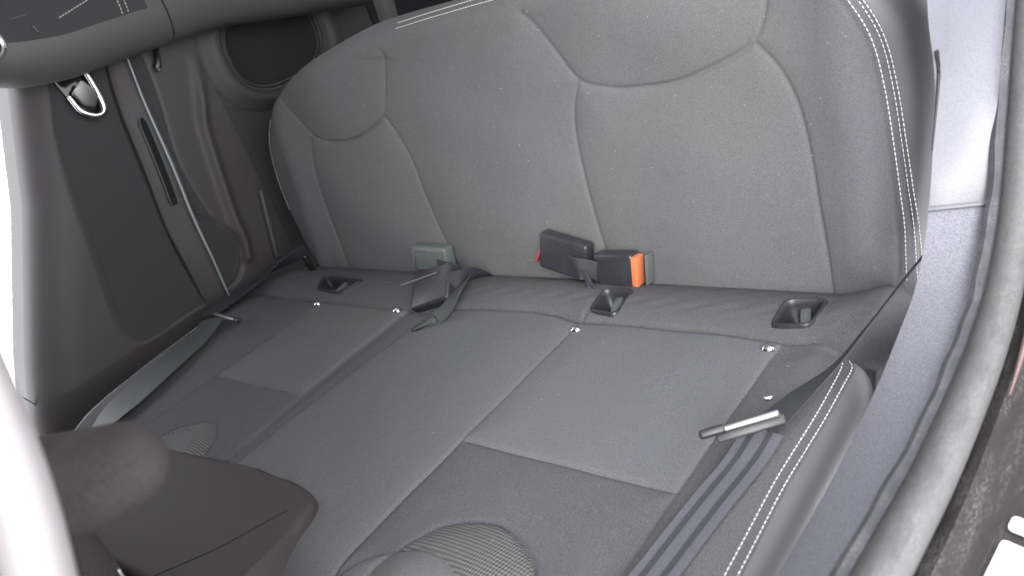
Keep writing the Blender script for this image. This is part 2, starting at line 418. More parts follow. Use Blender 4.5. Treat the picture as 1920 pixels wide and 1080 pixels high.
def cush_surf(x, y):
    x = np.asarray(x, float); y = np.asarray(y, float)
    nx, ny, sd = edge_round(x, y, C_OUT, C_R)
    out = sd < 0
    X = np.where(out, nx, x); Y = np.where(out, ny, y)
    h = cush_h(X, Y); i = np.clip(sd, 0, C_R)
    r = C_R - np.sqrt(np.maximum(C_R ** 2 - (C_R - i) ** 2, 0))
    h = h - r
    h = np.where(out, h + sd * 1.0, h)
    return np.stack([X, Y, h], -1), sd
#NUMPY-END

def hf_parts(parent_name, surf, x0, x1, y0, y1, step, wall, classes, parent, mats, snap=()):
    """grid the surface once, split its faces by class into child meshes with shared smooth normals"""
    xs = np.arange(x0, x1 + step / 2, step); ys = np.arange(y0, y1 + step / 2, step)
    GX, GY = np.meshgrid(xs, ys)
    for pl in snap:                                # pull grid points onto material boundaries
        pl = np.asarray(pl)[:, :2]; d = np.full(GX.shape, 9.0); nx = GX.copy(); ny = GY.copy()
        for a, b in zip(pl[:-1], pl[1:]):
            dx, dy = b - a; t = np.clip(((GX - a[0]) * dx + (GY - a[1]) * dy) / (dx * dx + dy * dy + 1e-12), 0, 1)
            px, py = a[0] + t * dx, a[1] + t * dy; dd = np.hypot(GX - px, GY - py); k = dd < d
            d = np.where(k, dd, d); nx = np.where(k, px, nx); ny = np.where(k, py, ny)
        k = d < step * .62; GX = np.where(k, nx, GX); GY = np.where(k, ny, GY)
    P, sd = surf(GX, GY)
    nx_, ny_ = len(xs), len(ys)
    V = P.reshape(-1, 3); sdf = sd.reshape(-1)
    idx = np.arange(nx_ * ny_).reshape(ny_, nx_)
    Q = np.stack([idx[:-1, :-1], idx[:-1, 1:], idx[1:, 1:], idx[1:, :-1]], -1).reshape(-1, 4)
    Q = Q[(sdf[Q] > -wall).all(1)]
    # vertex normals from the whole grid
    n = np.cross(V[Q[:, 1]] - V[Q[:, 0]], V[Q[:, 3]] - V[Q[:, 0]]) + np.cross(V[Q[:, 3]] - V[Q[:, 2]], V[Q[:, 1]] - V[Q[:, 2]])
    VN = np.zeros_like(V)
    for k in range(4): np.add.at(VN, Q[:, k], n)
    L = np.linalg.norm(VN, axis=1, keepdims=True); VN = VN / np.where(L > 0, L, 1)
    cx = GX.reshape(-1)[Q].mean(1); cy = GY.reshape(-1)[Q].mean(1); csd = sdf[Q].mean(1)
    cl = classes(cx, cy, csd)
    res = {}
    for key, (nm, mt) in mats.items():
        q = Q[cl == key]
        if len(q) == 0: continue
        u, inv = np.unique(q, return_inverse=True); q2 = inv.reshape(-1, 4)
        me = bpy.data.meshes.new(nm)
        me.vertices.add(len(u)); me.vertices.foreach_set('co', V[u].astype(np.float32).ravel())
        me.loops.add(q2.size); me.loops.foreach_set('vertex_index', q2.astype(np.int32).ravel())
        me.polygons.add(len(q2)); me.polygons.foreach_set('loop_start', np.arange(0, q2.size, 4, dtype=np.int32))
        me.update(calc_edges=True); me.validate()
        me.polygons.foreach_set('use_smooth', [True] * len(me.polygons))
        me.normals_split_custom_set_from_vertices([tuple(v) for v in VN[u]])
        res[key] = link(nm, me, mt, parent)
    return res

def stitches(name, surf, lines, parent, length=.0042, gap=.0016, r=.00062, lift=.0005, material=None):
    V = []; Fc = []
    for pl in lines:
        P2 = resample(np.asarray(pl)[:, :2], .0004)
        P3, _ = surf(P2[:, 0], P2[:, 1])
        d = np.r_[0, np.cumsum(np.linalg.norm(np.diff(P3, axis=0), axis=1))]
        e = .002
        NX, _ = surf(P2[:, 0] + e, P2[:, 1]); NY, _ = surf(P2[:, 0], P2[:, 1] + e)
        NN = np.cross(NX - P3, NY - P3); NN /= np.linalg.norm(NN, axis=1, keepdims=True) + 1e-9
        if '_flip' in name: NN = -NN
        s = 0.0
        while s + length < d[-1]:
            jit = rng.uniform(-.0003, .0003)
            a = np.array([np.interp(s, d, P3[:, k]) for k in range(3)]); b = np.array([np.interp(s + length + jit, d, P3[:, k]) for k in range(3)])
            t = (b - a) / (np.linalg.norm(b - a) + 1e-9)
            nn = NN[min(int(np.searchsorted(d, s)), len(P2) - 1)]
            sd_ = np.cross(nn, t)
            base = len(V)
            for q, rr, up in ((a - t * .0003, .35, .0), (a + t * length * .25, 1, lift), (b - t * length * .25, 1, lift), (b + t * .0003, .35, .0)):
                for ang in (0, 90, 180, 270):
                    c_, s_ = math.cos(math.radians(ang)), math.sin(math.radians(ang))
                    V.append(q + nn * (up + r * rr * s_) + sd_ * r * rr * c_)
            for k in range(3):
                for j in range(4):
                    A_ = base + k * 4 + j; B_ = base + k * 4 + (j + 1) % 4
                    Fc.append((A_, B_, B_ + 4, A_ + 4))
            s += length + gap
    o = link(name, mesh_py(name, V, Fc), material or THREAD, parent); o['kind'] = 'stuff'
    return o

# ================================================================== SETTING
def quad_slab(name, c, size, material, kind='structure', bev=.004):
    bm = bmesh.new(); rbox(bm, frame(c, (1, 0, 0), (0, 1, 0)), size, bev, 2)
    o = from_bm(name, bm, material); o['kind'] = kind; return o
quad_slab('floor', (-.05, -.45, -.43), (1.62, 2.6, .04), CARPET)
quad_slab('ceiling', (-.05, -.10, .98), (1.50, 2.6, .04), LINING)
quad_slab('front_light_block', (-.05, -1.38, .28), (1.5, .04, 1.42), CARPET)  # unseen slab added to block daylight from the front
quad_slab('side_closure', (-.80, -1.02, .28), (.04, .70, 1.42), CARPET)  # unseen, added to cut daylight entering at the far front side
quad_slab('side_closure', (-.80, .88, .28), (.04, .58, 1.36), CARPET)
quad_slab('side_closure', (.76, .82, .28), (.04, .62, 1.36), CARPET)  # unseen, added to stop light coming in behind the near door
quad_slab('rear_closure', (-.05, 1.15, .30), (1.5, .04, 1.4), LINING)  # unseen slab added to shut out light from the rear
quad_slab('luggage_floor', (-.05, .75, -.12), (1.5, 1.0, .04), CARPET)

# ================================================================== REAR BENCH SEAT
seat = empty('rear_seat', 'grey fabric rear bench seat with sewn panels and white double stitching', 'car seat')
backrest = bpy.data.objects.new('backrest', None); COL.objects.link(backrest); backrest.parent = seat
cushion = bpy.data.objects.new('seat_cushion', None); COL.objects.link(cushion); cushion.parent = seat

def poly_from(*ls): return np.vstack([np.asarray(l)[:, :2] for l in ls])
PL_HEADL = poly_from(B_HEADL, [(-.216, .60), (-.62, .60)])
PL_HEADR = poly_from(B_HEADR, [(.465, .60), (.10, .60)])
PL_INSL = poly_from(B_INSL[::-1], B_HEADL[[i for i in range(len(B_HEADL)) if -.495 < B_HEADL[i][0] < -.259 and B_HEADL[i][1] < .31]], B_MIDL)
PL_INSR = poly_from(B_MIDR[::-1], B_HEADR[[i for i in range(len(B_HEADR)) if .177 < B_HEADR[i][0] < .443 and B_HEADR[i][1] < .33]], B_INSR)
def back_class(x, s, sd):
    c = np.zeros(len(x), int)
    left_of_mid = x < np.interp(s, [-.03, .03, .09, .155, .215, .262, .303, .40], [-.16, -.172, -.192, -.206, -.216, -.235, -.259, -.216])
    right_of_mid = x > np.interp(s, [-.03, .09, .17, .235, .276, .313, .358, .415], [.172, .16, .153, .151, .159, .177, .145, .10])
    c[left_of_mid] = 1; c[right_of_mid] = 2
    c[inside(x, s, PL_INSL)] = 3; c[inside(x, s, PL_INSR)] = 4
    c[inside(x, s, PL_HEADL) & (sd > 0)] = 5; c[inside(x, s, PL_HEADR) & (sd > 0)] = 6
    xst = np.interp(s, B_STITCH[::-1, 1], B_STITCH[::-1, 0]) + .0065
    c[(x > xst) & (x > .5)] = 7
    c[(sd < .018) & (x < .5)] = 8
    return c
hf_parts('backrest', back_surf, -.80, .76, -.055, .56, .0025, .085, back_class, backrest,
         {0: ('centre_panel', FABRIC), 1: ('side_bolster', FABRIC), 2: ('side_bolster', FABRIC), 3: ('back_insert', FABRIC), 4: ('back_insert', FABRIC),
          5: ('head_panel', FABRIC), 6: ('head_panel', FABRIC), 7: ('vinyl_side', VINYL), 8: ('border_band', FABRIC)}, [B_STITCH + np.array([.0065, 0, 0])])
off = np.array([.0080, .0, 0])
topst = D3([(-.175, .437), (-.09, .440), (0, .442), (.10, .443), (.22, .441)])
leftst = cm(D3([(-.615, .325), (-.640, .292), (-.652, .25), (-.655, .19), (-.645, .13)]))
stitches('stitching', back_surf, [B_STITCH, B_STITCH + off, B_STITCH + off * 1.55, topst, topst + np.array([0, .008, 0]), leftst], backrest)

ISO_PTS = ([(.468, -.008), (.517, .003), (.516, -.055), (.469, -.060)], [(.197, -.009), (.244, -.002), (.249, -.064), (.201, -.059)], [(-.479, -.020), (-.345, -.028), (-.365, -.072), (-.447, -.067)])
def cush_class(x, y, sd):
    yl = np.interp(x, C_LOWX, C_LOWY)
    xa = np.interp(y, [-.58, -.46, -.33, -.1], [-.145, -.150, -.160, -.158]); xb = np.interp(y, [-.455, -.36, -.26, -.147, -.10], [-.122, -.122, -.116, -.103, -.085])
    c = np.zeros(len(x), int)                     # centre seat
    c[(x < -.405 - .00)] = 1                       # left bolster
    c[(x >= -.405) & (x < xa)] = np.where(y[(x >= -.405) & (x < xa)] > -.331, 2, 3)
    c[(x >= xa) & (x < xb)] = 4
    k = (x > .196) & (x <= .492)
    c[k] = np.where(y[k] > -.339, 5, 6)
    c[x > .492] = 7
    mr = inside(x, y, np.asarray(C_SEAMS[7])[:, :2]); fr = inside(x, y, np.asarray(C_SEAMS[8])[:, :2])
    c[mr] = 8; c[fr] = 9
    ml = inside(x, y, np.asarray(C_SEAMS[9])[:, :2]); fl = inside(x, y, np.asarray(C_SEAMS[10])[:, :2])
    c[ml] = 10; c[fl] = 11
    xb_ = np.interp(y, C_STITCHB[::-1, 1], C_STITCHB[::-1, 0]) + .003
    c[(x > xb_) & (y < -.09)] = 12
    c[(x > .5) & (y < -.09) & (sd < .004)] = 12
    xl_ = np.interp(y, C_STITCHL[::-1, 1], C_STITCHL[::-1, 0])
    c[(y > yl)] = 13
    for q in ISO_PTS:
        m_ = np.mean(q, 0); c[inside(x, y, (np.array(q) - m_) * .97 + m_)] = -1
    return c
hf_parts('cushion', cush_surf, -.80, .70, -.70, .10, .0025, .085, cush_class, cushion,
         {0: ('centre_panel', FABRIC), 1: ('side_bolster', ROLLF), 2: ('rear_panel', FABRIC), 3: ('front_insert', INSERT), 4: ('recessed_strip', ROLLF),
          5: ('rear_panel', FABRIC), 6: ('front_insert', INSERT), 7: ('side_bolster', BOLST), 8: ('mesh_insert', MESHF), 9: ('front_pad', FABRIC),
          10: ('mesh_insert', MESHF), 11: ('front_pad', FABRIC), 12: ('vinyl_side', VINYL), 13: ('rear_roll', ROLLF)}, C_SEAMS + [C_STITCHB + np.array([.003, 0, 0]), np.stack([C_LOWX, C_LOWY], 1)])
stitches('stitching', cush_surf, [C_STITCHA, C_STITCHB, C_STITCHL], cushion)

# chrome eyelets
def stud(x, y):
    P, _ = cush_surf(np.array([x]), np.array([y])); p = P[0]
    prof = [(0, .0056), (.0030, .0053), (.0058, .0040), (.0072, .0016), (.0075, -.001)]
    V = []; Fc = []; k = 16
    for r, z in prof:
        for a in np.linspace(0, 2 * math.pi, k, endpoint=False):
            V.append((p[0] + max(r, .0004) * math.cos(a) * 1.15, p[1] + max(r, .0004) * math.sin(a) * .9, p[2] + z))
    for i in range(len(prof) - 1):
        for j in range(k):
            a = i * k + j; b = i * k + (j + 1) % k; Fc.append((a, b, b + k, a + k))
    Fc.append(tuple(range(k)))
    return obj_sweep('chrome_stud', (V, Fc), CHROME, seat)
for sx, sy in ((-.406, -.103), (-.176, -.101), (.204, -.100), (.482, -.099)): stud(sx, sy)

# isofix guides sunk into the rear roll
def isofix(c4, seed):
    g = bpy.data.objects.new('isofix_guide', None); COL.objects.link(g); g.parent = seat
    c4 = [Vector(p) for p in c4]
    out = round_poly(c4, .012, 5)
    cen = sum(c4, Vector()) / 4
    def ring(f, dz): return [cen + (p - cen) * f + Vector((0, 0, dz)) for p in out]
    rings = [ring(1.06, -.010), ring(1.06, .0005), ring(1.0, .0040), ring(.93, .0045), ring(.86, .0020), ring(.84, -.004)]
    V = [p for r in rings for p in r]; k = len(out); Fc = []
    for i in range(len(rings) - 1):
        for j in range(k): a = i * k + j; b = i * k + (j + 1) % k; Fc.append((a, b, b + k, a + k))
    obj_sweep('frame', (V, Fc), BLACK, g)
    rings = [ring(.84, -.004), ring(.78, -.016), ring(.60, -.024), ring(.02, -.024)]
    V = [p for r in rings for p in r]; Fc = []
    for i in range(len(rings) - 1):
        for j in range(k): a = i * k + j; b = i * k + (j + 1) % k; Fc.append((a, b, b + k, a + k))
    obj_sweep('socket', (V, Fc), BLACK, g)
    u = (c4[1] - c4[0]).normalized(); v = (c4[0] - c4[3]).normalized()
    box_obj('guide_rib', cen + u * .004 + Vector((0, .006, -.014)), u + v * .15, v, (.013, .034, .016), SATIN, g, .003, 2)
    return g
def on_roll(pts, lift=.0):
    P, _ = cush_surf(np.array([p[0] for p in pts]), np.array([p[1] for p in pts])); return [(q[0], q[1], q[2] + lift) for q in P]
for q in ISO_PTS:
    isofix(on_roll(q, .0008), 0)

# ================================================================== BUCKLES
def buckle(label, pts, thick, body, button=None, bcol=None, end=1, extra=None, back=.0):
    """pts: four corners (a b c d) of the front face; u = a->b, v = d->a"""
    a, b, c, d = [Vector(p) for p in pts]
    cen = (a + b + c + d) / 4; u = ((b - a) + (c - d)) / 2; v = ((a - d) + (b - c)) / 2
    lu, lv = u.length, v.length
    t = empty('seat_belt_buckle', label, 'buckle', 'buckles along the seat fold')
    M = frame(cen, u, v); n = Vector(M.col[2][:3])
    if n.y > 0: n = -n
    bm = bmesh.new(); rbox(bm, frame(cen - n * thick / 2, u, v), (lu, lv, thick), min(.006, thick * .3), 4, extra)
    from_bm('housing', bm, body, t)
    un, vn = u.normalized(), v.normalized()
    # raised rim line
    box_obj('ridge', cen + vn * lv * .36 - un * end * lu * .02 + n * .0006, un, vn, (lu * .84, .0028, .0022), body, t, .001, 2)
    if button:
        ec = cen + un * end * (lu * .5 + (.0008 if end > 0 else -.0012)) - n * thick * .42
        box_obj('press_button', ec + n * thick * .10, vn, n, (lv * .86, thick * (.78 if end > 0 else .45), .010 if end > 0 else .005), bcol, t, .0016, 2)
    return t, cen, un, vn, n
DPTS = [(-.186, -.055, .055), (-.102, -.043, .072), (-.046, -.063, .052), (-.122, -.092, .036)]
bA, cA, uA, vA, nA = buckle('black buckle with narrow red end, tilted against centre of backrest', [(.087, .026, .101), (.169, .022, .075), (.137, .015, .032), (.045, .018, .050)], .024, BUCK, True, RED, -1)
bB, cB, uB, vB, nB = buckle('black buckle with bright orange press button at its right end', [(.173, .021, .070), (.238, .021, .071), (.236, .013, .020), (.161, .013, .018)], .026, BUCK, True, ORANGE, 1)
box_obj('end_plate', cB + uB * .051 - nB * .016, vB, nB, (.046, .020, .004), SATIN, bB, .0015, 2)
bC, cC, uC, vC, nC = buckle('pale grey-green buckle lying on top in the left pair', [(-.245, .031, .071), (-.154, .030, .066), (-.172, .024, .022), (-.260, .025, .024)], .026, PALEP, None, None, -1)
bD, cD, uD, vD, nD = buckle('scuffed black buckle lying below the pale one in the left pair', DPTS, .024, BUCK, None, None, -1)
box_obj('pale_rim', cC - uC * .040 + nC * .001, vC, uC, (.038, .006, .004), SATIN, bC, .001, 2)
box_obj('bright_edge', cD + vD * .024 - uD * .010 + nD * .001, uD, vD, (.085, .003, .003), SATIN, bD, .001, 2)
def strap(parent, pts, sides, width, material=WEB, thick=.002, name='webbing'):
    P = catmull(pts, 8); S = catmull(sides, 8); W = np.interp(np.linspace(0, 1, len(P)), np.linspace(0, 1, len(width)), width)
    return obj_sweep(name, ribbon(P, S, W, thick), material, parent)
strap(bA, [(.142, .004, .058), (.158, .000, .058), (.170, .018, .044), (.170, .045, .010)], [(-.25, 0, 1), (-.1, 0, 1), (.3, 0, 1), (.6, 0, .8)], [.042, .034, .026, .026])
strap(bB, [(.172, -.004, .044), (.160, -.001, .040), (.153, .018, .028), (.152, .05, .003)], [(0, 0, 1), (0, 0, 1), (.2, 0, 1), (.5, 0, .8)], [.036, .030, .024, .022])
strap(bC, [(-.165, .010, .046), (-.146, .008, .042), (-.128, .020, .026), (-.122, .05, .000)], [(0, 0, 1), (0, 0, 1), (.2, 0, 1), (.5, 0, .8)], [.026, .028, .024, .02], WEBG, .003)
strap(bD, [(-.078, -.055, .056), (-.062, -.040, .056), (-.066, -.010, .046), (-.085, .04, .010)], [(0, .1, 1), (.2, .2, 1), (.5, .3, .8), (1, 0, .2)], [.030, .028, .024, .02], WEB)
sp = empty('folded_strap', 'grey-green strap end tucked between left seat and centre seat', 'strap')
strap(sp, [(-.075, -.020, .040), (-.058, -.050, .046), (-.048, -.080, .044), (-.047, -.102, .036), (-.058, -.122, .026)], [(1, .2, .6), (1, .3, .5), (1, .3, .4), (1, .6, .3), (1, .8, .2)], [.030, .034, .034, .030, .022], WEBG, .003, 'webbing')
box_obj('strap_end', (-.073, -.133, .024), (-.7, -.72, -.12), (1, -1, 0), (.046, .024, .018), WEBG, sp, .006, 4, (.30, .45))

# ================================================================== SEAT BELTS
def cz(x, y, up): P, _ = cush_surf(np.array([x]), np.array([y])); return (x, y, P[0][2] + up)
beltR = empty('seat_belt', 'dark ribbed lap belt lying over the near cushion edge, tongue on it', 'seat belt', 'lap belts on the bench')
pts = [(.628, .045, .085), (.612, -.012, .072), (.597, -.085, .060), (.585, -.150, .054), (.566, -.205, .050), (.556, -.255, .052)]
sid = [(.35, -.77, .50), (.35, -.77, .52), (.40, -.74, .56), (.55, -.55, .60), (.95, -.05, .40), (1, .3, .1)]
strap(beltR, pts, sid, [.034, .034, .034, .036, .038, .034], WEB, .0016, 'webbing')
lo = [(.553, -.262), (.548, -.30), (.541, -.36), (.535, -.43), (.530, -.50), (.526, -.575)]
P = catmull([cz(x, y, .006 if i else .014) for i, (x, y) in enumerate(lo)], 10); S = np.tile(np.array([1, .12, .02]), (len(P), 1))
obj_sweep('webbing', ribbon(P, S, .040, .0012, ribs=.0010), WEBL, beltR)
for k in (-1, 1):
    Pk = P + S * k * .0085 + np.array([0, 0, .0016])
    obj_sweep('rib_line', ribbon(Pk, S, .0048, .0008), WEB, beltR)
# tongue
tc_ = Vector((.540, -.280, .068)); tu = Vector((.054, .040, .004)); tv = Vector((-.03, .04, .06))
box_obj('tongue_bar', tc_ + Vector((.008, .006, 0)), tu, tv, (.056, .0075, .006), STEEL, beltR, .0026, 3)
box_obj('tongue_cap', tc_ - tu.normalized() * .026, tu, tv, (.026, .009, .007), BLACK, beltR, .003, 3)
box_obj('tongue_plate', tc_ + Vector((.008, .004, -.007)), tu, tv, (.066, .010, .004), BLACK, beltR, .002, 2)
box_obj('belt_stop_button', (.549, -.235, .066), (1, .5, 0), (0, 0, 1), (.009, .005, .005), CHROME, beltR, .002, 3)

beltL = empty('seat_belt', 'grey lap belt lying along the far cushion edge beside the dark door', 'seat belt', 'lap belts on the bench')
pts = [(-.600, .035, .055), (-.635, -.03, .045), (-.645, -.10, .040), (-.640, -.165, .040), (-.632, -.205, .040)]
strap(beltL, pts, [(.5, .2, .8), (.8, .3, .4), (1, .2, .1), (1, .1, .0), (1, .1, 0)], [.030, .040, .048, .050, .046], WEB, .0016, 'webbing')
lo = [(-.585, -.215), (-.568, -.27), (-.548, -.34), (-.525, -.42), (-.508, -.49), (-.50, -.565)]
P = catmull([cz(x, y, .005 if i else .012) for i, (x, y) in enumerate(lo)], 10); S = np.tile(np.array([1, -.16, .03]), (len(P), 1))
obj_sweep('webbing', ribbon(P, S, np.interp(np.linspace(0, 1, len(P)), [0, .3, .7, .9, 1], [.070, .088, .098, .085, .045]), .0014), WEBG, beltL)
tcl = Vector((-.545, -.212, .050)); tul = Vector((1, -.05, -.05))
box_obj('tongue_bar', tcl, tul, (0, .4, 1), (.080, .007, .008), STEEL, beltL, .003, 3)
box_obj('tongue_cap', tcl + tul * .046, tul, (0, .4, 1), (.022, .010, .010), BLACK, beltL, .006, 3)
box_obj('belt_slot', (-.556, .004, .035), (0, -.1, 1), (1, 0, 0), (.055, .014, .012), GLOSSB, beltL, .004, 3)

# ================================================================== FAR DOOR
XD = -.76
door = empty('door_panel', 'dark far-side door panel with stitched shoulder pad, chrome handle and pull strip', 'door')
D_INS = cm(np.array([(-.185, .62), (-.202, .53), (-.236, .45), (-.264, .355), (-.287, .242), (-.312, .126), (-.318, .067), (-.302, .030), (-.259, .021), (-.193, .024), (-.126, .022), (-.070, .027), (-.034, .050), (-.018, .091), (-.022, .13), (-.040, .160), (-.050, .30), (-.02, .45), (0, .62)]), 5)
D_POCK = cm(D3([(-.130, .205, .3), (-.098, .203), (-.062, .185), (-.040, .160), (-.022, .130), (-.016, .091), (-.032, .050), (-.066, .026), (-.126, .020)]))
D_EDGE = cm(D3([(.085, .47, .3), (.060, .40), (.038, .35), (.021, .266), (.003, .16), (-.002, .10), (-.012, .06)]))
def door_surf(y, z):
    y = np.asarray(y, float); z = np.asarray(z, float)
    _, _, sd = edge_round(y, z, D_INS, .02)
    h = np.where(sd > 0, -.004 * np.clip(sd / .012, 0, 1), 0.0)
    h -= .0025 * np.exp(-(sd / .0030) ** 2)
    d, w = seg_dist(y, z, D_POCK); h -= w * .005 * np.exp(-(d / .0035) ** 2)
    d, w = seg_dist(y, z, D_EDGE); h += w * .012 * np.exp(-(d / .012) ** 2)
    # hollow below the pull strip and bulge toward the front pillar
    h -= .010 * np.exp(-((y + .19) / .06) ** 2 - ((z - .12) / .10) ** 2)
    yf = np.interp(z, [-.2, .0, .097, .35, .55, .64], [-.60, -.53, -.482, -.338, -.248, -.21])
    yo = y; y = np.maximum(y, yf)
    f = np.clip((yf + .10 - y) / .10, 0, 1); h -= .06 * (1 - np.sqrt(np.maximum(1 - f ** 2, 0)))
    h -= np.clip(yf - yo, 0, .5) * 1.2
    h = np.where(z < .02, h - np.clip(.02 - z, 0, .1) * .25, h)
    # arm toward the quarter
    return np.stack([XD + h, y, z], -1), np.where((yo < yf - .06), -9., 1.)
def door_class(y, z, sd):
    c = np.zeros(len(y), int); c[inside(y, z, D_INS)] = 1; return c
hf_parts('door', door_surf, -.66, .10, -.30, .64, .0035, .1, door_class, door, {0: ('door_card', DOORP), 1: ('insert_panel', DOORF)}, [D_INS])

def dpt(y, z, out=0.0):
    P, _ = door_surf(np.array([y]), np.array([z])); return np.array([P[0][0] + out, y, z])
# pull strip: a raised spine running down the card
strip = catmull([dpt(-.062, .56, .02), dpt(-.068, .525, .022), dpt(-.080, .439, .026), dpt(-.090, .317, .026), dpt(-.103, .203, .026), dpt(-.109, .103, .022), dpt(-.116, .015, .012), dpt(-.118, -.03, .006)], 10)
def strip_prof(i, n):
    t = i / (n - 1); w = .020 + .020 * math.sin(math.pi * min(1, max(0, (t - .1) / .9)))
    p = strip[i]; r = []
    for a, h in ((-1.0, -.030), (-.95, -.012), (-.6, -.004), (.15, .0), (.35, .005), (.50, .005), (.62, -.002), (.70, -.030)):
        r.append(p + np.array([h, a * w, 0]))
    return r
obj_sweep('pull_strip', sweep(strip, strip_prof), DOORP, door)
sw = catmull([(XD + .0225, -.087, .416), (XD + .0225, -.094, .35), (XD + .0225, -.102, .29), (XD + .0225, -.110, .240)], 6)
obj_sweep('switch_frame', ribbon(sw + np.array([.0005, 0, 0]), np.tile(np.array([0, 1, 0]), (len(sw), 1)), [.012] + [.021] * (len(sw) - 2) + [.018], .006), SATIN, door)
obj_sweep('switch_panel', ribbon(sw + np.array([.0050, -.0015, 0]), np.tile(np.array([0, 1, 0]), (len(sw), 1)), [.006] + [.0125] * (len(sw) - 2) + [.010], .003), GLOSSB, door)
edge = [(XD + .032, s[1] + .010, s[2]) for s in strip[6:-5]]
obj_sweep('highlight_line', tube(np.array(edge), lambda t: .0012 + .0016 * math.sin(math.pi * t), 8), HILITE, door)  # edge highlight modelled as a pale line, not a separate trim
# inner handle: recess cup, chrome bezel, lever
hx = XD + .002
cup = round_poly([(hx, -.195, .545), (hx, -.118, .545), (hx, -.126, .462), (hx, -.150, .444), (hx, -.178, .456)], .014)
plate('handle_cup', cup, (1, 0, 0), .012, GLOSSB, door, .002)
bez = catmull([(hx + .010, -.186, .500), (hx + .012, -.180, .470), (hx + .014, -.160, .452), (hx + .014, -.142, .455), (hx + .013, -.136, .480), (hx + .012, -.136, .520), (hx + .010, -.140, .550)], 8)
obj_sweep('handle_bezel', tube(bez, lambda t: .0045 + .002 * math.sin(t * math.pi), 10, (1, 0, 0)), CHROME, door)
plate('handle_lever', round_poly([(hx + .018, -.180, .505), (hx + .026, -.155, .520), (hx + .024, -.139, .490), (hx + .016, -.150, .466), (hx + .014, -.170, .474)], .006), (1, .2, .3), .006, STEEL, door, .002)
# small pin on the card behind the pull strip
pin = catmull([dpt(.018, .560, .006), dpt(.016, .530, .010), dpt(.006, .500, .012), dpt(-.003, .486, .010)], 6)
obj_sweep('door_pin', tube(pin, lambda t: .004 + .004 * t, 8, (1, 0, 0)), GLOSSB, door)
box_obj('door_pin_tip', dpt(-.004, .484, .016), (0, .3, 1), (0, 1, 0), (.008, .008, .010), SATIN, door, .003, 2)
# narrow light crease low on the card, and a screw cover
box_obj('card_crease', dpt(-.513, .025, .003), (0, .4, -1), (0, 1, .4), (.050, .003, .004), SATIN, door, .001, 2)
# shoulder: shell sweep plus stitched pad
SH = catmull([(-.47, .600), (-.38, .582), (-.31, .561), (-.265, .545), (-.185, .531), (-.11, .529), (-.02, .526), (.125, .518), (.303, .485), (.52, .445)], 8)
def sh_prof(i, n):
    y, z = SH[i]; t = i / (n - 1)
    k = np.interp(y, [-.47, -.3, .0, .12, .5], [1, 1, .9, .75, .6])
    pts_ = [(-.80, .010), (-.75, .004), (-.70, -.003), (-.668, .002), (-.652, .012), (-.643, .028), (-.638, .050), (-.638, .075), (-.644, .105), (-.658, .140), (-.68, .17), (-.74, .20), (-.80, .205)]
    return [np.array([a, y, z + b]) for a, b in pts_]
n_gap = int(np.argmin(np.abs(SH[:, 0] - .035)))
SH_ALL = SH
SH = SH_ALL[:n_gap]; obj_sweep('shoulder_shell', sweep(SH, sh_prof), SHELL, door)
def pad_prof(i, n):
    y, z = SH[i]
    k = np.interp(y, [-.47, -.3, .0, .12], [1, 1, .9, .75])
    pts_ = [(-.80, .062), (-.650, .064), (-.6365, .068), (-.6350, .076), (-.6405, .105), (-.6540, .142), (-.676, .173), (-.74, .204), (-.80, .208)]
    return [np.array([a, y, z + b]) for a, b in pts_]
SH = SH_ALL[22:n_gap - 2]; obj_sweep('shoulder_pad', sweep(SH, pad_prof), DOORF, door)
def sh_pt(y, b, x): z = np.interp(y, SH_ALL[:, 0], SH_ALL[:, 1]); return np.array([x, y, z + b])
def stitch_free(name, line, parent, length=.0042, gap=.0022, r=.0008, up=(1, 0, 0)):
    P = resample(np.asarray(line, float), .0005); d = np.r_[0, np.cumsum(np.linalg.norm(np.diff(P, axis=0), axis=1))]
    V = []; Fc = []; s = 0
    while s + length < d[-1]:
        a, b = (np.array([np.interp(q, d, P[:, k]) for k in range(3)]) for q in (s, s + length))
        v, f = tube(np.array([a, (a + b) / 2 + np.array(up) * .0006, b]), r, 5, up); o = len(V)
        V += v; Fc += [tuple(i + o for i in g) for g in f]; s += length + gap
    o = link(name, mesh_py(name, V, Fc), THREAD, parent); o['kind'] = 'stuff'; return o
def pad_x(b): return float(np.interp(b, [.070, .076, .105, .142, .173, .204], [-.6360, -.6345, -.6400, -.6535, -.6755, -.7395]))
def pad_pt(y, z): b = z - float(np.interp(y, SH_ALL[:, 0], SH_ALL[:, 1])); return np.array([pad_x(b), y, z])
l1 = catmull([pad_pt(-.175, .625), pad_pt(-.160, .628), pad_pt(-.125, .635), pad_pt(-.10, .640)], 10)
stitch_free('stitching', l1, door)
for dy in (-.070, -.058):
    stitch_free('stitching', catmull([pad_pt(dy, .598), pad_pt(dy + .002, .610), pad_pt(dy + .004, .625), pad_pt(dy + .006, .64)], 8), door)
# controls at the front end of the shoulder
ring = [np.array([-.634, -.300 + .020 * math.cos(a), .622 + .024 * math.sin(a)]) for a in np.linspace(0, 2 * math.pi, 25)]
obj_sweep('chrome_ring', tube(np.array(ring), .005, 8, (1, 0, 0)), CHROME, door)
bm = bmesh.new(); rbox(bm, frame((-.644, -.300, .622), (0, 1, 0), (0, 0, 1)), (.050, .050, .02), .012, 4); from_bm('control_knob', bm, GLOSSB, door)
box_obj('bright_tab', (-.633, -.222, .620), (0, .35, -1), (0, 1, 0), (.012, .003, .003), SATIN, door, .0015, 2)
box_obj('bright_tab', (-.640, -.235, .645), (0, 1, 0), (0, 0, 1), (.03, .003, .004), SATIN, door, .0015, 2)

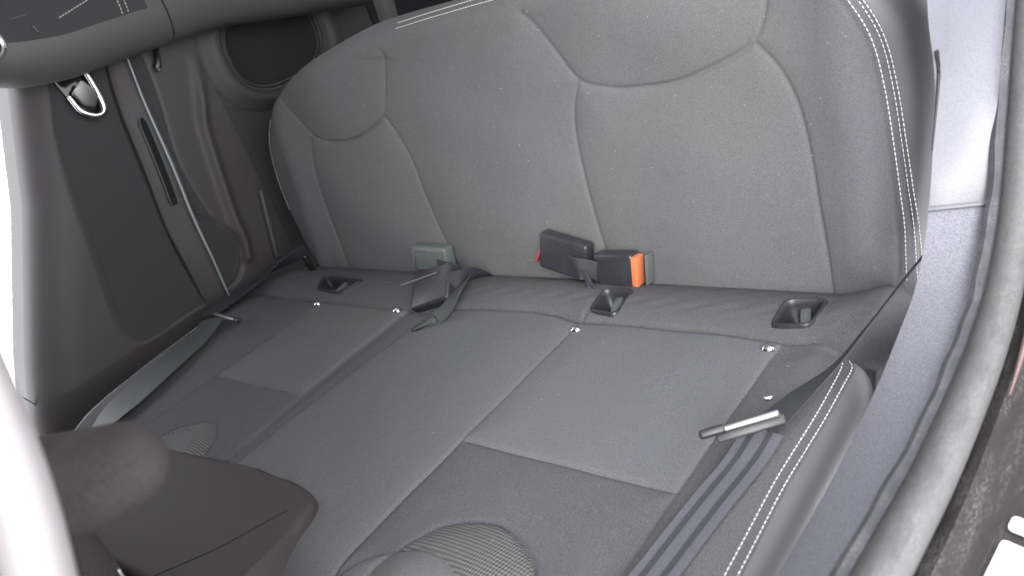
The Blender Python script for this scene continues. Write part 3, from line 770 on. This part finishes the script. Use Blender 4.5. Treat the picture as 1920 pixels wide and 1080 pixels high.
# ================================================================== FAR REAR QUARTER
quart = empty('quarter_trim', 'dark moulded rear quarter trim with rounded speaker cover behind the far door', 'trim panel')
def q_surf(y, z):
    y = np.asarray(y, float); z = np.asarray(z, float)
    u = (y - .295) / .172; v = (z - .445) / .118
    rho = (np.abs(u) ** 2.6 + np.abs(v) ** 2.6) ** (1 / 2.6)
    h = .022 * np.exp(-((rho - .92) / .16) ** 2) - .012 * (1 / (1 + np.exp((rho - .80) / .025)))
    h -= .006 * np.exp(-((rho - 1.17) / .035) ** 2)
    h += -.02 * np.clip((y - .12) / .3, 0, 1)
    yb = np.interp(z, [-.1, .06, .10, .16, .266, .35, .40, .47, .6], [-.02, -.008, .002, .007, .025, .042, .064, .09, .10])
    return np.stack([XD - .006 + h, y, z], -1), np.where(y < yb - .004, -9., 1.)
def q_class(y, z, sd):
    u = (y - .295) / .172; v = (z - .445) / .118; rho = (np.abs(u) ** 2.6 + np.abs(v) ** 2.6) ** (1 / 2.6)
    c = np.zeros(len(y), int); c[rho < 1.17] = 1; c[rho < .76] = 2; return c
hf_parts('quarter', q_surf, -.06, .62, -.30, .64, .0035, .1, q_class, quart, {0: ('quarter_panel', DOORF), 1: ('speaker_surround', DOORP), 2: ('speaker_grille', GRILLE)})
for f_ in (.80, .73):
    rg = []
    for a in np.linspace(0, 2 * math.pi, 64):
        c_, s_ = math.cos(a), math.sin(a); e = 2 / 2.6
        y_ = .295 + .172 * f_ * abs(c_) ** e * np.sign(c_); z_ = .445 + .118 * f_ * abs(s_) ** e * np.sign(s_)
        P_, _ = q_surf(np.array([y_]), np.array([z_])); rg.append(P_[0] + np.array([.002, 0, 0]))
    obj_sweep('grille_ring', tube(np.array(rg), .0013, 6, (1, 0, 0)), SATIN, quart)
SH = SH_ALL[n_gap - 1:] + np.array([.003, 0]); obj_sweep('shoulder_shell', sweep(SH, sh_prof), SHELL, quart)
box_obj('corner_rib', (-.755, .065, .10), (0, .25, 1), (0, 1, 0), (.16, .010, .02), SHELL, quart, .004, 3)

post = empty('luggage_cover', 'dark luggage cover edge with grey post behind top of backrest', 'luggage cover')
box_obj('cover', (.02, .36, .385), (1, 0, 0), (0, 1, 0), (.86, .24, .02), GRILLE, post, .006, 3)
box_obj('grey_post', (-.285, .215, .47), (0, .1, 1), (1, 0, 0), (.16, .030, .03), DOORF, post, .008, 3)

# ================================================================== NEAR SIDE: trim, seal, jamb
trim = empty('side_trim', 'pale grained plastic trim beside the near end of the bench, shiny above', 'trim panel')
TI = np.array([(.672, .06, .60), (.665, .026, .48), (.662, .006, .40), (.660, -.004, .345), (.656, .006, .272), (.6475, -.026, .160), (.6445, -.078, .106), (.642, -.140, .084), (.641, -.212, .070), (.640, -.320, .061), (.640, -.430, .065), (.640, -.60, .070)])
TO = np.array([(.700, .24, .52), (.700, .175, .43), (.700, .120, .355), (.700, .085, .306), (.700, .037, .238), (.700, -.010, .158), (.700, -.075, .114), (.700, -.150, .099), (.700, -.221, .097), (.700, -.336, .101), (.700, -.463, .120), (.700, -.62, .14)])
TI = catmull(TI, 8); TO = catmull(TO, 8)
def trim_sec(i, n):
    a, b = TI[i], TO[i]; d = b - a
    k = np.clip((a[2] - .15) / .12, 0, 1)
    nn = np.cross(d, (TI[min(i + 1, n - 1)] - TI[max(i - 1, 0)])); nn /= np.linalg.norm(nn)
    if nn[2] - nn[1] < 0: nn = -nn
    r = [a + np.array([.012, .04, -.06])]
    for t in np.linspace(0, 1, 13): r.append(a + d * t + nn * (.0012 * math.sin(math.pi * t) ** .6 - k * .006 * math.sin(math.pi * t)))
    r.append(b + np.array([.004, .012, -.012])); r.append(b + np.array([.0, .04, -.06]))
    return r
kz = int(np.argmin(np.abs(TO[:, 2] - .160)))
def part_sweep(i0, i1):
    V, Fc = sweep(range(i1 - i0), lambda i, n: trim_sec(i + i0, len(TI)), closed=True); return V, Fc
ks = kz - 9
obj_sweep('pillar_trim', part_sweep(0, kz + 1), PILLAR, trim)
obj_sweep('lower_trim', part_sweep(kz, len(TI)), TRIM, trim)
# raised joint between upper and lower trim
jp = [np.array(p) + np.array([0, -.001, .0015]) for p in trim_sec(kz, len(TI))[1:-2]]
obj_sweep('trim_joint', tube(np.array(jp), .0028, 8, (0, 0, 1)), PILLAR, trim)
sl = [np.array(p) + np.array([0, -.0025, .001]) for p in (trim_sec(kz - 12, len(TI))[2], trim_sec(kz - 9, len(TI))[2], trim_sec(kz - 4, len(TI))[1])]
obj_sweep('clip_slot', tube(catmull(sl, 6), lambda t: .0022 * (1 - .6 * t), 6), BLACK, trim)
box_obj('inner_filler', (.628, -.03, -.035), (0, 1, -.1), (1, 0, .2), (.28, .04, .06), TRIM, trim, .01, 3)

seal = empty('door_seal', 'scuffed grey rubber door seal curving along the near door opening', 'door seal')
SP = catmull(np.array([(.716, .27, .54), (.716, .150, .375), (.716, .092, .300), (.716, .040, .228), (.717, -.020, .158), (.718, -.090, .116), (.719, -.160, .101), (.720, -.235, .098), (.721, -.340, .103), (.722, -.450, .120), (.723, -.62, .145)]), 10)
TS = np.gradient(SP, axis=0)
def seal_prof(i, n):
    t = TS[i] / np.linalg.norm(TS[i]); a = np.array([1., 0, 0]); a = a - t * (a @ t); a /= np.linalg.norm(a); b = np.cross(t, a)
    if b[2] < 0 or (abs(b[2]) < .2 and b[1] > 0): b = -b
    w = .0 + .0012 * math.sin(i * .9)
    pts_ = [(-.022, -.010), (-.020, .000), (-.014, .004), (-.009, .005), (-.006, .011), (.000, .0165), (.007, .0175 + w * .4), (.013, .0145), (.0165, .007), (.0165, -.004), (.012, -.014), (-.01, -.016)]
    return [SP[i] + a * (p * 1.12 + .002) + b * q * 1.0 for p, q in pts_]
obj_sweep('seal_bulb', sweep(SP, seal_prof), RUBBER, seal)
def lip_prof(i, n):
    t = TS[i] / np.linalg.norm(TS[i]); a = np.array([1., 0, 0]); a = a - t * (a @ t); a /= np.linalg.norm(a); b = np.cross(t, a)
    if b[2] < 0 or (abs(b[2]) < .2 and b[1] > 0): b = -b
    wv = .0012 * math.sin(i * .55) * math.sin(i * .21)
    return [SP[i] + a * p + b * q for p, q in ((-.0195, .001), (-.0195 + wv, .007), (-.015 + wv, .0095), (-.009, .0065), (-.009, .001))]
obj_sweep('seal_lip', sweep(SP, lip_prof), RUBBERD, seal)

jamb = empty('door_jamb', 'dusty black painted door jamb with maroon edge at lower right corner', 'door jamb')
JP = SP + np.array([.026, 0, -.006])
def jamb_prof(i, n):
    p = JP[i]
    return [p + np.array(q) for q in ((-.012, 0, -.012), (.0, -.002, -.008), (.008, -.004, -.012), (.022, -.008, -.0165), (.060, -.015, -.022), (.110, -.02, -.030), (.150, -.03, -.045), (.150, -.03, -.09), (-.012, 0, -.09))]
obj_sweep('jamb_panel', sweep(JP, jamb_prof), JAMB, jamb)
i0, i1 = 32, 68
fl = JP[i0:i1] + np.array([.004, -.003, -.004])
obj_sweep('painted_edge', tube(fl, lambda t: .0042 * (1 - .8 * max(0, t - .55) / .45), 8), PAINT, jamb)
def jz(x, y):
    i = int(np.argmin(np.abs(JP[:, 1] - y))); p = JP[i]; dx = x - p[0]
    return p[2] + np.interp(dx, [-.012, 0, .008, .022, .060, .110, .150], [-.012, -.008, -.012, -.0165, -.022, -.030, -.045])
#STICKERS
def sticker(c4):
    q = round_poly([(x, y, jz(x, y) + .0015) for x, y in c4], .004)
    o = plate('paper_sticker', q, (0, 0, 1), .0010, PAPER, jamb, 0)
sticker([(.776, -.338), (.83, -.345), (.83, -.362), (.775, -.353)])
sticker([(.775, -.366), (.83, -.375), (.83, -.45), (.772, -.45)])

# ================================================================== FRONT SEATS AND CONSOLE
fs = empty('front_seat', 'near front seat, only its blurred outer edge in pale highlight colour and rounded rear armrest showing', 'car seat')
ep = catmull([(.520, -.735, .555), (.520, -.747, .52), (.520, -.757, .481), (.520, -.763, .453), (.520, -.772, .415), (.520, -.788, .367), (.515, -.82, .28), (.51, -.87, .12), (.50, -.92, -.1)], 10)
obj_sweep('back_edge', tube(ep, lambda t: .0115 + .004 * t, 24, (1, 0, 0)), GLOSSG, fs)
bm = bmesh.new(); rbox(bm, frame((.29, -.905, .28), (1, 0, 0), (0, .25, 1)), (.44, .66, .12), .04, 5); from_bm('backrest', bm, FSEAT, fs)
bm = bmesh.new(); rbox(bm, frame((.285, -.732, .322), (.43, 0, .128), (0, .1, 1)), (.43, .060, .080), .022, 7, (.72, .80)); from_bm('armrest', bm, ARMF, fs)
pv = catmull([(.19, -.740, .27), (.185, -.742, .20), (.165, -.750, .12), (.14, -.77, .0)], 8)
obj_sweep('armrest_pivot', tube(pv, lambda t: .030 + .02 * t, 20, (1, 0, 0)), ARMF, fs)
box_obj('steel_tip', (.232, -.716, .190), (.3, 0, 1), (1, 0, 0), (.028, .004, .004), STEEL, fs, .003, 3)

cons = empty('centre_console', 'low dark console end with rounded corner in front of the centre seat', 'console')
mp = [(-.30, -.505, .040), (-.064, -.487, .040), (.040, -.478, .040), (.100, -.490, .040), (.116, -.522, .040), (.122, -.575, .040), (.124, -.66, .040), (-.30, -.68, .040)]
plate('console_lid', round_poly(mp, .030, 5), (0, 0, 1), .05, FSEAT, cons, .011, 5)
obj_sweep('lid_crease', tube(catmull([(.085, -.522, .0403), (.070, -.552, .0403), (.045, -.60, .0403), (.0, -.66, .0403)], 6), .0007, 6), GRILLE, cons)
bm = bmesh.new(); rbox(bm, frame((-.09, -.70, -.20), (1, 0, 0), (0, 1, 0)), (.40, .38, .42), .03, 3); from_bm('console_body', bm, FSEAT, cons)
anch = tag(box_obj('belt_anchor', (-.700, -.545, -.045), (.2, .3, 1), (0, 1, 0), (.06, .035, .03), SHELL, None, .006, 3), 'small pale plastic belt anchor block at foot of the far pillar', 'belt anchor')

# ================================================================== LINT
V, Fc = [], []
def fleck(P, n, L, r):
    n = n / np.linalg.norm(n); a = rng.normal(size=3); a -= n * (a @ n); a /= np.linalg.norm(a); b = np.cross(n, a)
    c = P + n * .0009; bend = rng.uniform(-.5, .5)
    v, f = tube(np.array([c - a * L / 2, c + b * bend * L * .5 + n * .0004, c + a * L / 2]), r, 4, tuple(n))
    o = len(V); V.extend(v); Fc.extend([tuple(q + o for q in g) for g in f])
for _ in range(130):
    x, s = rng.uniform(-.62, .57), rng.uniform(.02, .42)
    p, sd = back_surf(np.array([x]), np.array([s]))
    if sd[0] > .03: fleck(p[0], np.array([0, -np.cos(BT), np.sin(BT)]), rng.uniform(.0010, .0030) * (1 if rng.random() > .06 else 2), rng.uniform(.00014, .00028))
for _ in range(40):
    x, y = rng.uniform(-.55, .55), rng.uniform(-.5, -.09)
    p, sd = cush_surf(np.array([x]), np.array([y])); fleck(p[0], np.array([0, 0, 1.]), rng.uniform(.001, .0035), rng.uniform(.00012, .00022))
lint = link('lint', mesh_py('lint', V, Fc), LINTM); lint['kind'] = 'stuff'; lint['label'] = 'pale lint specks scattered over the seat fabric'; lint['category'] = 'lint'
